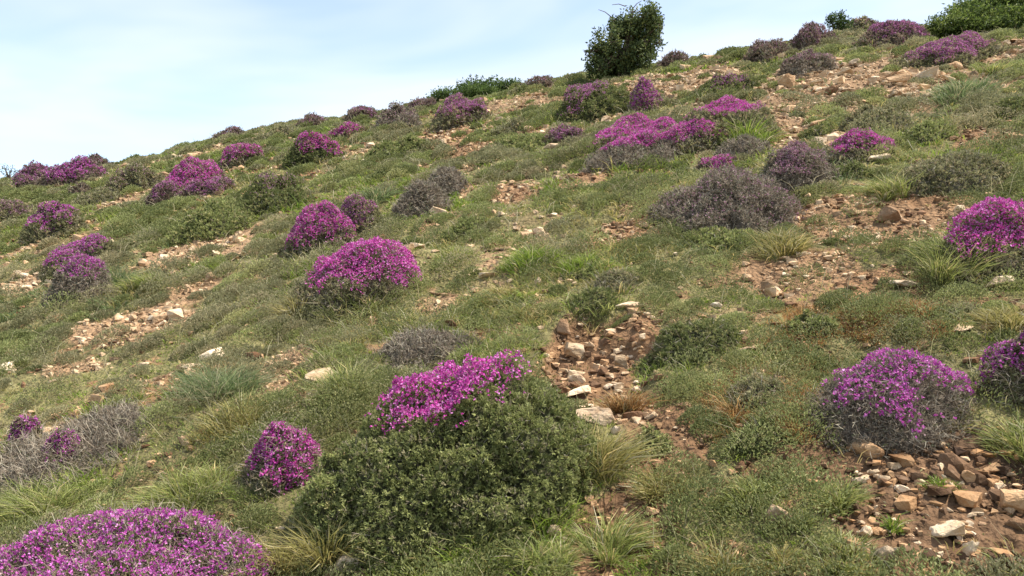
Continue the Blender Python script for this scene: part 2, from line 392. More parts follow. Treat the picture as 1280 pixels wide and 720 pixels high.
nseed = [0]
def shrub(name, kind, box, label, cat='shrub', flower=None, fpal=None, group=None, lob=.28, dr=.8, cov=1, tips=None, twl=1.0, lump=1.0, pq=(2.0, .64), twc=1.0, skew=0.0):
    """flower = (cover, height threshold, x bias, noise amount)"""
    seed = sum(ord(c_) * (i_ + 3) for i_, c_ in enumerate(label)) % 997
    k = KIND[kind]
    xc, yc, rx, ry = fit_shrub(box, dr)
    kk = .955 if yc < 4.5 else .985; rx *= kk; ry *= kk
    X, Y, hf, nph, nr = dome_grid(xc, yc, rx, ry, 1, seed, lob, *((170, 60) if yc < 4.5 else (72, 26)), pq=pq, skew=skew)
    G = ground(X, Y)
    # height so that its top, leaves and flowers included, shows where the photo has it
    vtop = min(box[1] + (.6 if yc < 4.5 else .3) * min(.07, .16 * rx) * F / yc, box[3] - .45 * (box[3] - box[1]))
    lo_, hi_ = .03, 3.0
    for _ in range(24):
        H = (lo_ + hi_) / 2
        vt = (360 - F * (G + H * hf) / Y).min()
        if vt > vtop: lo_ = H
        else: hi_ = H
    H = max(H, .05)
    Z = G - .02 + (H + .02) * hf
    base = np.array([xc, yc, float(ground(xc, yc))])
    OCC.append((xc, yc, rx * .9, ry * .9))
    V = np.stack([X, Y, Z], -1).reshape(-1, 3)
    i = np.arange(nr - 1)[:, None] * nph; j = np.arange(nph)[None, :]; j2 = (j + 1) % nph
    T = np.concatenate([np.stack([i + j, i + nph + j, i + nph + j2], -1).reshape(-1, 3), np.stack([i + j, i + nph + j2, i + j2], -1).reshape(-1, 3)])
    fn = np.cross(V[T[:, 1]] - V[T[:, 0]], V[T[:, 2]] - V[T[:, 0]])
    vn = np.zeros_like(V)
    for q in range(3): np.add.at(vn, T[:, q], fn)
    vn = unit(vn); vn[:, 2] = np.abs(vn[:, 2]); hfv = hf.reshape(-1)
    px = yc / 804.0
    thick = min(.07, .16 * min(rx, H + .1))
    root = empty(name, base); tag(root, label, cat, group)
    def lumps(P):
        s = 9.0 if yc < 6 else 7.0
        return lump * (thick * .75 * noise3(P[:, 0] * s, P[:, 1] * s, P[:, 2] * s, seed + 3) + thick * .45 * noise3(P[:, 0] * 24, P[:, 1] * 24, P[:, 2] * 24, seed + 4))
    # inner twig mass
    B = Buf()
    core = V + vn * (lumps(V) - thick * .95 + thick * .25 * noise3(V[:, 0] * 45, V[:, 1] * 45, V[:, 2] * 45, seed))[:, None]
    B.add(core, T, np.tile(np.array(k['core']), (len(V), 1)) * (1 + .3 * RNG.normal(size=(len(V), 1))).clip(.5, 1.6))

    def pts(n):
        idx, w, area = sample_surface(V, T, n)
        tri = T[idx]
        P = (V[tri] * w[..., None]).sum(1); Nn = unit((vn[tri] * w[..., None]).sum(1)); hh = (hfv[tri] * w).sum(1)
        return P, Nn, hh, area
    _, _, _, area = pts(10)
    # shoots with leaflets
    L = max(k['L'], 2.4 * px); W = max(k['W'], .95 * px)
    per = 7
    ns = int(np.clip(cov * k['cov'] * area / (L * W * .5) / per, 60, 16000))
    P, Nn, hh, _ = pts(ns)
    off = lumps(P) - thick * (.1 + .7 * RNG.random(ns) ** 1.6)
    P = P + Nn * off[:, None]
    sd = unit(Nn + .55 * RNG.normal(size=(ns, 3)) + np.array([0, 0, .25]))
    shc = palette(ns, tips or k['pal'], .16)
    PP = np.repeat(P, per, 0); SD = np.repeat(sd, per, 0)
    n = len(PP)
    lenv = L * (.65 + .6 * RNG.random(n))
    D = unit(SD * .8 + .75 * rnd_unit(n))
    PP = PP + SD * (RNG.random(n) * L * 1.2)[:, None]
    col = np.repeat(shc, per, 0) * (1 + .14 * RNG.normal(size=(n, 1)))
    BL = Buf(); BL.add(*leaves(PP, D, lenv, W * (.8 + .5 * RNG.random(n)), np.clip(col, .004, .9)))
    # twigs
    tl = max(.045, 5 * px) * twl; tw = max(.0016, .42 * px)
    nt = int(np.clip(twc * k['tw'] * area / (tl * tw) * .55, 30, 14000))
    P, Nn, hh, _ = pts(nt)
    d = unit(Nn + .75 * RNG.normal(size=(nt, 3)))
    ln = tl * (.5 + .9 * RNG.random(nt))
    P = P + Nn * (lumps(P) - thick * .55)[:, None]
    Q = P + d * ln[:, None]
    tc = palette(nt, TWIG, .2)
    B.add(*sticks(P, Q, tw * 1.3, tw * .6, tc))
    if yc < 7:   # side spines
        q = RNG.random(nt)[:, None] * .5 + .4; M = P + (Q - P) * q
        B.add(*sticks(M, M + unit(d + 1.1 * rnd_unit(nt)) * (ln * .45)[:, None], tw, tw * .5, tc))
    o = obj('twig_mass', B.mesh('twig_mass', base), M_twig, root)
    obj('foliage', BL.mesh('foliage', base), M_leaf, root)
    if flower:
        cv, h0, xb, na_ = flower[:4]; yb = flower[4] if len(flower) > 4 else 0; sh = flower[5] if len(flower) > 5 else 1
        fs = max(.0086, 1.05 * px)
        n0 = int(np.clip(1.5 * area / (fs * fs), 80, 90000))
        P, Nn, hh, _ = pts(n0)
        s1 = 3.2 / max(rx, .25)
        g = hh + xb * (P[:, 0] - xc) / rx + yb * (P[:, 1] - yc) / ry + na_ * noise3(P[:, 0] * s1, P[:, 1] * s1, P[:, 2] * s1, seed + 6) + .6 * na_ * noise3(P[:, 0] * 4.2 * s1, P[:, 1] * 4.2 * s1, P[:, 2] * 4.2 * s1, seed + 7)
        gap = noise3(P[:, 0] * 13, P[:, 1] * 13, P[:, 2] * 13, seed + 8)
        ok = RNG.random(n0) < 1.1 * cv * sstep(h0 - .18 * sh, h0 + .24 * sh, g) * (.7 + .3 * sstep(-.35, .25, gap))
        P, Nn = P[ok], Nn[ok]; n = len(P)
        if n > 3:
            P = P + Nn * (lumps(P) + thick * (.15 + .35 * RNG.random(n)))[:, None]
            fc = palette(n, fpal or MAGENTA, .14)
            ax = unit(Nn + .5 * RNG.normal(size=(n, 3)) + np.array([0, 0, .2]))
            BF = Buf()
            for q in range(3):
                dd = unit(ax * .6 + rnd_unit(n))
                BF.add(*leaves(P, dd, fs * (.7 + .5 * RNG.random(n)), fs * .75, np.clip(fc * (1 + .18 * RNG.normal(size=(n, 1))), .01, .95), .1))
            tag(obj('blossom', BF.mesh('blossom', base), M_petal, root), kind='stuff')
    return root

#SHRUBS
exec_shrubs = True
GF = None
SH = [
 # kind, box, label, flower, palette, extra
 ('thorn', (-130, 618, 358, 870), 'broad purple-flowered thorny cushion closest to the camera, in long pale grass', (.55, .35, -.05, .5), PURPLE, dict(lob=.12, pq=(2.6, .62), cov=.8, twc=2.2, twl=1.25, dr=.48, skew=-.12)),
 ('green', (378, 446, 772, 716), 'big green leafy cushion with a crest of bright magenta flowers along its top', (1.6, .92, .02, .06, .20, .5), MAGENTA, dict(lob=.05, dr=.72, cov=1.35, pq=(2.4, .66), skew=.0, lump=.95, tips=[((.25, .265, .095), 3), ((.32, .33, .13), 2), ((.15, .17, .055), 2), ((.33, .29, .17), .5)])),
 ('green', (366, 560, 486, 700), 'leafy green side mound between the small pink cushion and the big green one', None, None, dict(lob=.3, cov=1.2)),
 ('thorn', (292, 526, 394, 622), 'small upright pink-flowered cushion leaning on the flank of the big green cushion', (1.0, .5, .25, .4), MAGENTA, dict(lob=.3, skew=-.3)),
 ('grey', (992, 432, 1212, 580), 'rounded thorny cushion sprinkled with purple flowers above bare brown soil', (.62, .55, .28, .4), PURPLE, dict(lob=.12, cov=.9)),
 ('thorn', (1232, 398, 1350, 525), 'purple-flowered cushion cut by the photo edge, next to the rounded thorny one', (.8, .5, 0, .4), PURPLE, {}),
 ('thorn', (1172, 244, 1350, 362), 'large magenta cushion at the photo edge with tall grass at its foot', (1.2, .66, .05, .25), MAGENTA, dict(lob=.14)),
 ('thorn', (350, 301, 519, 406), 'dome-shaped cushion capped in magenta, shaded dark beneath, tall grass before it', (1.2, .68, .36, .2), MAGENTA, dict(lob=.14)),
 ('thorn', (356, 250, 440, 318), 'vivid magenta cushion, twin-headed beside a paler flowering one', (1.4, .42, 0, .2), MAGENTA, {}),
 ('sage', (418, 243, 476, 300), 'half-faded flowering cushion touching the vivid twin-headed magenta one', (.8, .6, -.1, .3), LILAC, {}),
 ('sage', (48, 293, 155, 348), 'flat grey-green cushion with a purple crown, grass along one side', (1.1, .72, -.12, .2), PURPLE, {}),
 ('grey', (58, 320, 142, 384), 'grey thorny dome with a small purple tuft on top, dark at its base', (.9, .86, .15, .22), PURPLE, dict(lob=.12)),
 ('sage', (34, 250, 108, 300), 'greyish cushion with a single stripe of purple flowers down its middle', (1.0, .75, -.2, .35), PURPLE, {}),
 ('sage', (-20, 248, 42, 278), 'low washed-out lilac cushion at the photo edge above the striped one', (.6, .6, 0, .3), FADED, {}),
 ('thorn', (206, 201, 283, 238), 'deep magenta cushion with paler lilac ones just below it', (1.4, .4, .05, .22), MAGENTA, {}),
 ('brown', (222, 220, 291, 248), 'pale lilac cushion directly below the deep magenta one', (.9, .5, 0, .3), LILAC, {}),
 ('brown', (179, 226, 224, 258), 'small mauve and grey cushion downhill of the deep magenta one', (.8, .62, 0, .3), LILAC, {}),
 ('thorn', (271, 179, 331, 209), 'thin-crowned magenta cushion alone near the skyline on bare slope', (1.3, .6, .05, .22), MAGENTA, {}),
 ('brown', (18, 204, 80, 236), 'dusky purple cushion last in the skyline row beside the twiggy plant', (.9, .5, -.1, .25), LILAC, {}),
 ('brown', (50, 196, 130, 234), 'purple cushion with a dark shaded side, middle of the skyline row', (1.1, .6, .1, .22), PURPLE, {}),
 ('brown', (94, 192, 143, 214), 'faded mauve cushion peeping over the purple skyline row', (.7, .55, 0, .3), FADED, {}),
 ('dark', (362, 165, 426, 207), 'dark green bush with a round magenta flower head on one side', (1.4, .62, .3, .2), MAGENTA, {}),
 ('thorn', (410, 151, 456, 173), 'narrow magenta cushion just above the dark bush with a magenta head', (1.2, .5, 0, .22), MAGENTA, {}),
 ('brown', (427, 133, 471, 153), 'mauve-topped brown cushion on the skyline below the grey dome', (.8, .66, .1, .25), LILAC, {}),
 ('brown', (366, 143, 413, 162), 'wine-brown faded cushion low on the skyline', (.7, .5, 0, .3), FADED, {}),
 ('thorn', (538, 115, 608, 160), 'pinkish-purple cushion below the flat dark green skyline bush', (1.0, .5, .05, .3), LILAC, {}),
 ('brown', (507, 123, 546, 140), 'small russet faded cushion on the skyline between grey dome and pink cushion', (.6, .5, 0, .3), FADED, {}),
 ('brown', (680, 157, 732, 184), 'small mauve-grey cushion with pale stones at its uphill side', (.7, .55, .1, .3), LILAC, {}),
 ('dark', (688, 103, 794, 154), 'big olive and brown dome with faded pink flowers down one flank', (.75, .78, -.35, .25), LILAC, dict(lob=.14)),
 ('thorn', (784, 96, 829, 143), 'upright wine-purple cushion beside the big olive dome', (1.0, .35, .0, .25), PURPLE, {}),
 ('thorn', (733, 143, 856, 187), 'long low magenta cushion running along behind the shaded magenta-crested one', (1.0, .5, 0, .22), MAGENTA, {}),
 ('grey', (724, 164, 862, 214), 'magenta-crested cushion with a wide grey shaded face below the crest', (1.35, .88, .02, .15, .2, .6), MAGENTA, {}),
 ('thorn', (826, 148, 908, 192), 'short magenta cushion joining the shaded magenta-crested one to the longest one', (1.2, .5, 0, .2), MAGENTA, {}),
 ('sage', (822, 126, 976, 184), 'longest cushion, magenta along its back and green grass down its face', (1.35, .80, .05, .12, .22, .6), MAGENTA, dict(lob=.1, dr=.6)),
 ('brown', (872, 193, 928, 222), 'small pink flower strip on a low cushion behind the huge grey dome', (1.2, .6, .1, .25), MAGENTA, {}),
 ('grey', (824, 206, 1000, 297), 'huge grey-brown leafless dome, the largest bare cushion on the slope', (.05, .3, .2, .5), FADED, dict(lob=.24, cov=1.1)),
 ('grey', (944, 178, 1046, 248), 'grey cushion with pink tufts on top, hard behind the huge grey dome', (.6, .8, .1, .4), FADED, dict(lob=.35)),
 ('grey', (888, 171, 962, 204), 'flat grey cushion between the longest magenta one and the huge dome', None, None, {}),
 ('thorn', (1030, 163, 1113, 205), 'neat magenta-topped cushion standing apart on green turf', (.95, .55, .12, .28), MAGENTA, {}),
 ('sage', (1114, 187, 1256, 250), 'wide grey-green flowerless dome streaked with fine grass', None, None, dict(lob=.14)),
 ('brown', (1070, 25, 1166, 60), 'purple cushion high on the skyline beside the juniper', (.9, .58, .12, .28), LILAC, {}),
 ('thorn', (1120, 40, 1248, 87), 'broad purple-crowned cushion above the band of broken rock', (.95, .62, -.1, .22), LILAC, {}),
 ('grey', (974, 60, 1051, 94), 'grey-mauve cushion sitting on rubble at the top of the slope', (.4, .7, 0, .3), FADED, {}),
 ('brown', (988, 30, 1049, 62), 'brown-mauve cushion against the sky by the leafy sapling', (.6, .55, -.1, .3), FADED, {}),
 ('brown', (928, 48, 992, 77), 'dark brown flat cushion on the skyline', (.3, .7, 0, .3), FADED, {}),
 ('sage', (1050, 20, 1102, 42), 'rounded grey-lilac cushion just behind the leafy sapling', (.5, .6, 0, .3), FADED, {}),
 ('dark', (864, 92, 952, 124), 'grey-green bush with a patch of lilac flowers at one end', (.8, .85, .35, .2), LILAC, {}),
 ('brown', (823, 66, 864, 84), 'small brownish cushion against the sky beside the tree', (.3, .6, 0, .3), FADED, {}),
 ('brown', (650, 96, 694, 114), 'low dusky cushion on the skyline between the tree and the flat bush', (.3, .6, 0, .3), FADED, {}),
 ('grey', (465, 128, 530, 163), 'grey-brown dome on the skyline, dark below', (.15, .6, 0, .3), FADED, {}),
 ('grey', (529, 211, 582, 247), 'rounder of two dead grey cushions close together, uphill one', None, None, dict(lob=.1)),
 ('grey', (487, 227, 562, 272), 'flatter of two dead grey cushions close together, downhill one', None, None, dict(lob=.14)),
 ('dark', (285, 216, 388, 270), 'dark shaded bush with a dusting of dull lilac on its crown', (.35, .85, .1, .3), FADED, dict(lob=.3)),
 ('green', (203, 250, 310, 302), 'dark olive bush grown through with grass, above tan rubble', None, None, dict(lob=.3)),
 ('grey', (-40, 558, 186, 622), 'wide ashen thorn mat of dry twigs, purple tufts behind it', None, None, dict(lob=.22, cov=.8, twl=1.4)),
 ('thorn', (44, 534, 100, 590), 'little round purple tuft growing out of the ashen thorn mat', (1.2, .4, 0, .3), PURPLE, {}),
 ('thorn', (12, 518, 52, 556), 'smallest purple tuft, behind the ashen thorn mat', (1.1, .4, 0, .3), PURPLE, {}),
 ('grey', (66, 513, 196, 562), 'dry grey thorn mat behind the ashen one, without flowers', None, None, dict(lob=.25, cov=.8)),
 ('grey', (462, 418, 600, 470), 'low straw-grey dry cushion right behind the magenta-crested green one', None, None, dict(lob=.25)),
 ('dark', (784, 391, 922, 468), 'dark green creeping shrub at the edge of the eroded scar', None, None, dict(lob=.3, cov=.9)),
 ('dark', (710, 366, 778, 402), 'small dark shrub overhanging the top of the eroded scar', None, None, dict(lob=.3)),
 ('sage', (128, 205, 198, 242), 'grey-green clump beside the purple skyline row', (.15, .6, 0, .3), FADED, {}),
 ('green', (600, 166, 724, 196), 'dark green low band of scrub below the olive dome', None, None, dict(lob=.35)),
 ('sage', (1052, 131, 1138, 168), 'grey-green mound on the turf below the rock band', None, None, dict(lob=.2)),
 ('green', (478, 168, 532, 198), 'fresh green mound on reddish ground below the grey skyline dome', None, None, {}),
 ('green', (555, 272, 610, 302), 'low yellow-green mound on turf near the dead grey cushions', None, None, {}),
 ('green', (330, 222, 362, 240), 'tiny green mound by the dark shaded bush', None, None, {}),
 ('dark', (1000, 158, 1042, 172), 'tiny blackish mound uphill of the neat magenta-topped cushion', None, None, {}),
 ('green', (1128, 150, 1190, 180), 'green mound beside the red earth patch', None, None, {}),
 ('dark', (1240, 122, 1300, 148), 'dark mound at the photo edge beyond the red earth patch', None, None, {}),
 ('sage', (90, 236, 150, 258), 'dull green mound below the purple skyline row', None, None, {}),
 ('brown', (84, 228, 112, 248), 'small brown clump under the dark side of the purple skyline cushion', None, None, {}),
 ('sage', (330, 158, 372, 176), 'pale green hummock on the skyline slope near the wine-brown cushion', None, None, {}),
 ('brown', (262, 158, 308, 176), 'low mauve-brown hummock on the skyline above the lone thin-crowned cushion', (.5, .6, 0, .3), FADED, {}),
 ('green', (455, 178, 500, 200), 'olive hummock on the open slope below the magenta-headed dark bush', None, None, {}),
 ('sage', (610, 150, 660, 172), 'soft grey-green hummock beneath the flat skyline bush', None, None, {}),
 ('dark', (1045, 205, 1090, 225), 'low dark hummock below the neat magenta-topped cushion', None, None, {}),
 ('green', (852, 290, 960, 320), 'flat green mat of herbs in front of the huge grey dome', None, None, dict(lob=.3)),
 ('green', (980, 395, 1050, 430), 'small-leaved green mat among the rusty orange grass', None, None, dict(lob=.35)),
 ('sage', (905, 470, 990, 515), 'silvery green herb mat spreading uphill of the rounded thorny cushion', None, None, dict(lob=.35)),
 ('green', (785, 540, 840, 575), 'little mossy green mat with rusty tips beside the stony gully', None, None, dict(lob=.3)),
 ('dark', (905, 520, 1000, 580), 'dull green herb mat at the shaded foot of the rounded thorny cushion', None, None, dict(lob=.35)),
 ('sage', (740, 345, 800, 368), 'grey-green herb mat uphill of the eroded scar', None, None, dict(lob=.3)),
 ('green', (700, 330, 760, 352), 'dark-stemmed herb mat below the bright green grass', None, None, dict(lob=.3)),
]
NAMEK = {'thorn': 'flowering_cushion', 'grey': 'thorn_cushion', 'brown': 'flowering_cushion', 'sage': 'sage_cushion', 'green': 'green_cushion', 'dark': 'dark_bush'}
GRPF, GRPP = 'purple flowering cushions on the slope', 'flowerless cushions and mats on the slope'
for (kd, box, lab, fl, pal, ex) in SH:
    nm = 'flowering_shrub' if fl and fl[0] > .35 else {'grey': 'thorn_shrub', 'brown': 'thorn_shrub', 'sage': 'green_shrub', 'green': 'green_shrub', 'dark': 'green_shrub', 'thorn': 'thorn_shrub'}[kd]
    shrub(nm, kd, box, lab, 'shrub', fl, pal, GRPF if nm == 'flowering_shrub' else GRPP, **ex)

def inside(x, y, grow=1.0):
    m = np.zeros(len(x), bool)
    for (cx, cy, rx, ry) in OCC:
        m |= ((x - cx) / (rx * grow)) ** 2 + ((y - cy) / (ry * grow)) ** 2 < 1
    return m

# ------------------------------------------------------------------ grass tufts one can count
G_GREEN = [((0.23, 0.281, 0.088), 3), ((0.297, 0.334, 0.119), 2), ((0.156, 0.207, 0.062), 2), ((0.533, 0.458, 0.237), 0.7)]
G_BRIGHT = [((0.173, 0.27, 0.038), 3), ((0.227, 0.313, 0.054), 2), ((0.119, 0.194, 0.032), 2), ((0.367, 0.346, 0.14), 0.3)]
G_BLUE = [((0.143, 0.205, 0.093), 3), ((0.186, 0.242, 0.118), 2), ((0.099, 0.149, 0.062), 2), ((0.384, 0.348, 0.212), 0.4)]
G_STRAW = [((.36, .32, .18), 3), ((.45, .40, .25), 2), ((.20, .21, .08), 3), ((.15, .165, .06), 2)]
G_OLIVE = [((0.259, 0.253, 0.09), 3), ((0.328, 0.308, 0.122), 2), ((0.185, 0.191, 0.068), 2), ((0.505, 0.423, 0.218), 1)]
G_RUST = [((.33, .175, .065), 3), ((.40, .25, .10), 2), ((.26, .14, .05), 2), ((.20, .19, .06), 1.5)]
G_GREEN, G_OLIVE, G_BLUE, G_BRIGHT = _warm(G_GREEN), _warm(G_OLIVE), _warm(G_BLUE), _warm(G_BRIGHT)
PALS = dict(green=G_GREEN, bright=G_BRIGHT, blue=G_BLUE, straw=G_STRAW, olive=G_OLIVE, rust=G_RUST)

def tuft(box, pal, label, group='tufts of grass on the slope', n=None, spread=.55, up=1.0):
    u0, v0, u1, v1 = box
    xc, yc, rx, ry = fit_shrub(box, .8)
    b = np.array([xc, yc, float(ground(xc, yc))])
    Hh = max(-(v0 - 360) / F * yc - b[2], .05)
    px = yc / 804
    w = max(.0032, .75 * px)
    n = n or int(np.clip(2.6 * (u1 - u0) * (v1 - v0) * .64 * px * px / (w * Hh * .7) * 3.2, 200, 8000))
    nc = int(np.clip(n / 90, 6, 34))
    ca = RNG.random(nc) * 2 * math.pi; cr = np.sqrt(RNG.random(nc)) * .8
    cx, cy = cr * np.cos(ca), cr * np.sin(ca)
    ch = (.45 + .6 * RNG.random(nc)) * (1.1 - .5 * cr); lean = .28 * RNG.normal(size=(nc, 2))
    cw = .3 + RNG.random(nc); k = RNG.choice(nc, n, p=cw / cw.sum())
    gx, gy = cx[k] + .17 * RNG.normal(size=n), cy[k] + .17 * RNG.normal(size=n)
    X = xc + rx * .85 * gx; Y = yc + ry * .85 * gy
    Pz = np.stack([X, Y, ground(X, Y) - .005], 1)
    D = unit(np.stack([gx * spread * .7 + lean[k, 0] + (gx - cx[k]) * 1.5, gy * spread * .7 + lean[k, 1] + (gy - cy[k]) * 1.5, np.full(n, up)], 1) + .2 * RNG.normal(size=(n, 3)))
    L = Hh * 1.05 * ch[k] * (.35 + .85 * RNG.random(n))
    hc = palette(nc, PALS[pal][:3], .12)
    kol = palette(n, PALS[pal], .2); m_ = RNG.random(n) < .5; kol[m_] = .5 * kol[m_] + .5 * hc[k[m_]]
    stray = RNG.random(n) < .12; kol[stray] = palette(int(stray.sum()), G_STRAW[:2], .15)
    B = Buf(); B.add(*blades(Pz, D, L, w * (.6 + .6 * RNG.random(n)), .2 + .9 * RNG.random(n), kol, np.clip(kol * 1.25 + .03, 0, .9)))
    o = obj('grass_tuft', B.mesh('grass_tuft', b), M_grass); o.location = b
    tag(o, label, 'grass tuft', group)

TU = [
 ((205, 430, 337, 508), 'blue', 'largest tuft of bluish green grass, beside pale half-buried stones'),
 ((232, 490, 346, 566), 'olive', 'olive and straw tuft between the blue-green tuft and the small pink cushion'),
 ((396, 342, 482, 412), 'green', 'tall green grass tuft in front of the dome capped in magenta'),
 ((345, 355, 400, 405), 'olive', 'dark olive tuft in the shade of the dome capped in magenta'),
 ((622, 300, 700, 345), 'bright', 'bright green grass tuft on open turf, wider of the pair'),
 ((690, 306, 768, 348), 'bright', 'bright green grass tuft beside the red gravel, other of the pair'),
 ((938, 275, 1010, 328), 'olive', 'yellow-green tuft below the huge grey dome'),
 ((1145, 275, 1240, 362), 'green', 'tall grass tuft at the foot of the large magenta cushion'),
 ((890, 585, 985, 650), 'green', 'dense dark green tuft on bare soil above the leaning limestone slab'),
 ((1010, 588, 1086, 650), 'green', 'spiky green tuft on the stony soil next to the leaning slab'),
 ((985, 620, 1030, 665), 'green', 'small tuft touching the leaning limestone slab'),
 ((795, 575, 862, 632), 'olive', 'yellowish tuft beside the stony gully'),
 ((640, 655, 720, 728), 'green', 'tuft at the foot of the big green cushion by the bottom edge'),
 ((715, 625, 800, 712), 'green', 'taller tuft in front of the big green cushion'),
 ((700, 500, 782, 620), 'olive', 'long fine grass leaning on the big green cushion by the gully'),
 ((1018, 662, 1100, 730), 'green', 'loose green tuft among stones by the bottom edge'),
 ((870, 660, 940, 735), 'olive', 'straw-tipped loose tuft by the bottom edge'),
 ((945, 675, 1010, 735), 'olive', 'thin olive tuft below the leaning limestone slab'),
 ((1238, 512, 1330, 600), 'green', 'tall arching tuft at the photo edge below the purple cushion'),
 ((1092, 207, 1150, 254), 'green', 'fresh tuft beside the wide grey-green dome'),
 ((1160, 88, 1252, 132), 'blue', 'soft grey-green tuft below the broad purple-crowned cushion'),
 ((885, 140, 976, 186), 'bright', 'bright grass growing up the face of the longest cushion'),
 ((1215, 70, 1262, 96), 'green', 'green tuft at the end of the broad purple-crowned cushion'),
 ((108, 318, 180, 368), 'blue', 'blue-green tuft beside the grey dome with the purple tuft'),
 ((150, 330, 205, 365), 'green', 'low green tuft on tan rubble edge'),
 ((380, 600, 440, 720), 'olive', 'tall pale grass between the nearest cushion and the big green one'),
 ((330, 640, 400, 735), 'olive', 'pale arching grass behind the nearest purple cushion'),
 ((160, 575, 300, 650), 'green', 'green grass in front of the ashen thorn mat'),
 ((-20, 590, 120, 662), 'green', 'pale green grass between the ashen mat and the nearest cushion'),
 ((540, 300, 600, 330), 'green', 'short green tuft on turf near the middle of the slope'),
 ((1035, 375, 1110, 410), 'rust', 'rusty orange tuft on the turf, widest of the rust patches'),
 ((1110, 365, 1180, 402), 'rust', 'rusty orange tuft beside a pale flat stone'),
 ((975, 412, 1060, 444), 'rust', 'rusty orange tuft by the small-leaved green mat'),
 ((1045, 402, 1125, 436), 'rust', 'rusty orange tuft between two other rust patches on the turf'),
 ((900, 452, 960, 482), 'rust', 'rusty orange tuft uphill of the silvery herb mat'),
 ((1150, 400, 1215, 430), 'rust', 'rusty orange tuft by a thin flat stone above the purple cushion'),
 ((880, 495, 945, 535), 'rust', 'rusty brown tuft near the silvery herb mat'),
 ((1225, 365, 1300, 425), 'olive', 'yellow tuft at the photo edge below a pale boulder'),
 ((760, 470, 800, 520), 'rust', 'ochre dry tuft standing in the stony gully'),
 ((440, 225, 490, 262), 'blue', 'grey-green tuft behind the half-faded cushion'),
 ((1100, 640, 1130, 668), 'bright', 'tiny bright tuft among the loose stones'),
 ((1160, 600, 1200, 622), 'bright', 'tiny bright weed on dark soil'),
 ((590, 355, 660, 385), 'olive', 'olive tuft on turf uphill of a white upright stone'),
 ((500, 470, 560, 500), 'olive', 'dry grass behind the magenta crest'),
 ((390, 440, 470, 505), 'green', 'green tuft behind the big green cushion by pale flat rock'),
]
for b_, p_, l_ in TU: tuft(b_, p_, l_)

# ------------------------------------------------------------------ rocks
def hull(seed, flat, npt=16):
    r = np.random.default_rng(seed)
    bm = bmesh.new()
    for _ in range(npt):
        p = r.uniform(-1, 1, 3); p /= max(np.abs(p).max(), 1e-6) ** .6
        bm.verts.new((p[0] * .5, p[1] * .5 * r.uniform(.8, 1.1), p[2] * .5 * flat))
    bmesh.ops.convex_hull(bm, input=bm.verts)
    for v in [v for v in bm.verts if not v.link_faces]: bm.verts.remove(v)
    return bm

def rock_mesh(seed, flat):
    bm = hull(seed, flat)
    bmesh.ops.bevel(bm, geom=bm.edges[:], offset=.03, segments=1, affect='EDGES', clamp_overlap=True)
    bmesh.ops.triangulate(bm, faces=bm.faces[:])
    bmesh.ops.subdivide_edges(bm, edges=[e for e in bm.edges if e.calc_length() > .16], cuts=2, use_grid_fill=True)
    bmesh.ops.triangulate(bm, faces=bm.faces[:])
    bm.normal_update()
    co = np.array([v.co for v in bm.verts]); no = np.array([v.normal for v in bm.verts])
    d = .035 * noise3(co[:, 0] * 5 + seed, co[:, 1] * 5, co[:, 2] * 5, seed) + .018 * noise3(co[:, 0] * 14, co[:, 1] * 14, co[:, 2] * 14 + seed, seed + 1)
    for v, n_, q in zip(bm.verts, no, d): v.co = v.co + type(v.co)(n_ * q)
    me = bpy.data.meshes.new('rock'); bm.to_mesh(me); bm.free()
    me.materials.append(M_rock)
    return me
ROCKS = [rock_mesh(100 + i, f) for i, f in enumerate([.35, .5, .6, .75, .9, .45, .55, .7, .3, .65, .8, .4])]
PALE, TAN, OCHRE, BRN, WHITE = (1.25, 1.25, 1.25), (1, .97, .92), (.95, .8, .66), (.62, .5, .42), (1.45, 1.5, 1.55)

def rock(x, y, w, h, tint, label, group, flatpick=None, rz=None, tilt=.25, dep=None, sink=.25):
    asp = h / w
    k = flatpick if flatpick is not None else int(RNG.integers(len(ROCKS)))
    o = bpy.data.objects.new('rock', ROCKS[k]); C.objects.link(o)
    me = ROCKS[k]
    d0 = rock_dims[k]
    d = dep or w * RNG.uniform(.6, 1.0)
    o.scale = (w / d0[0], d / d0[1], h / d0[2])
    o.rotation_euler = (RNG.normal() * tilt, RNG.normal() * tilt - .12, rz if rz is not None else RNG.uniform(-.5, .5) + (math.pi if RNG.random() < .5 else 0))
    o.location = (x, y, float(ground(x, y)) + h * (.5 - sink))
    j = 1 + .15 * RNG.normal()
    o.color = (tint[0] * j, tint[1] * j, tint[2] * j, 1)
    tag(o, label, 'rock', group)
    return o
rock_dims = []
for me in ROCKS:
    co = np.array([v.co for v in me.vertices]); rock_dims.append(co.max(0) - co.min(0))

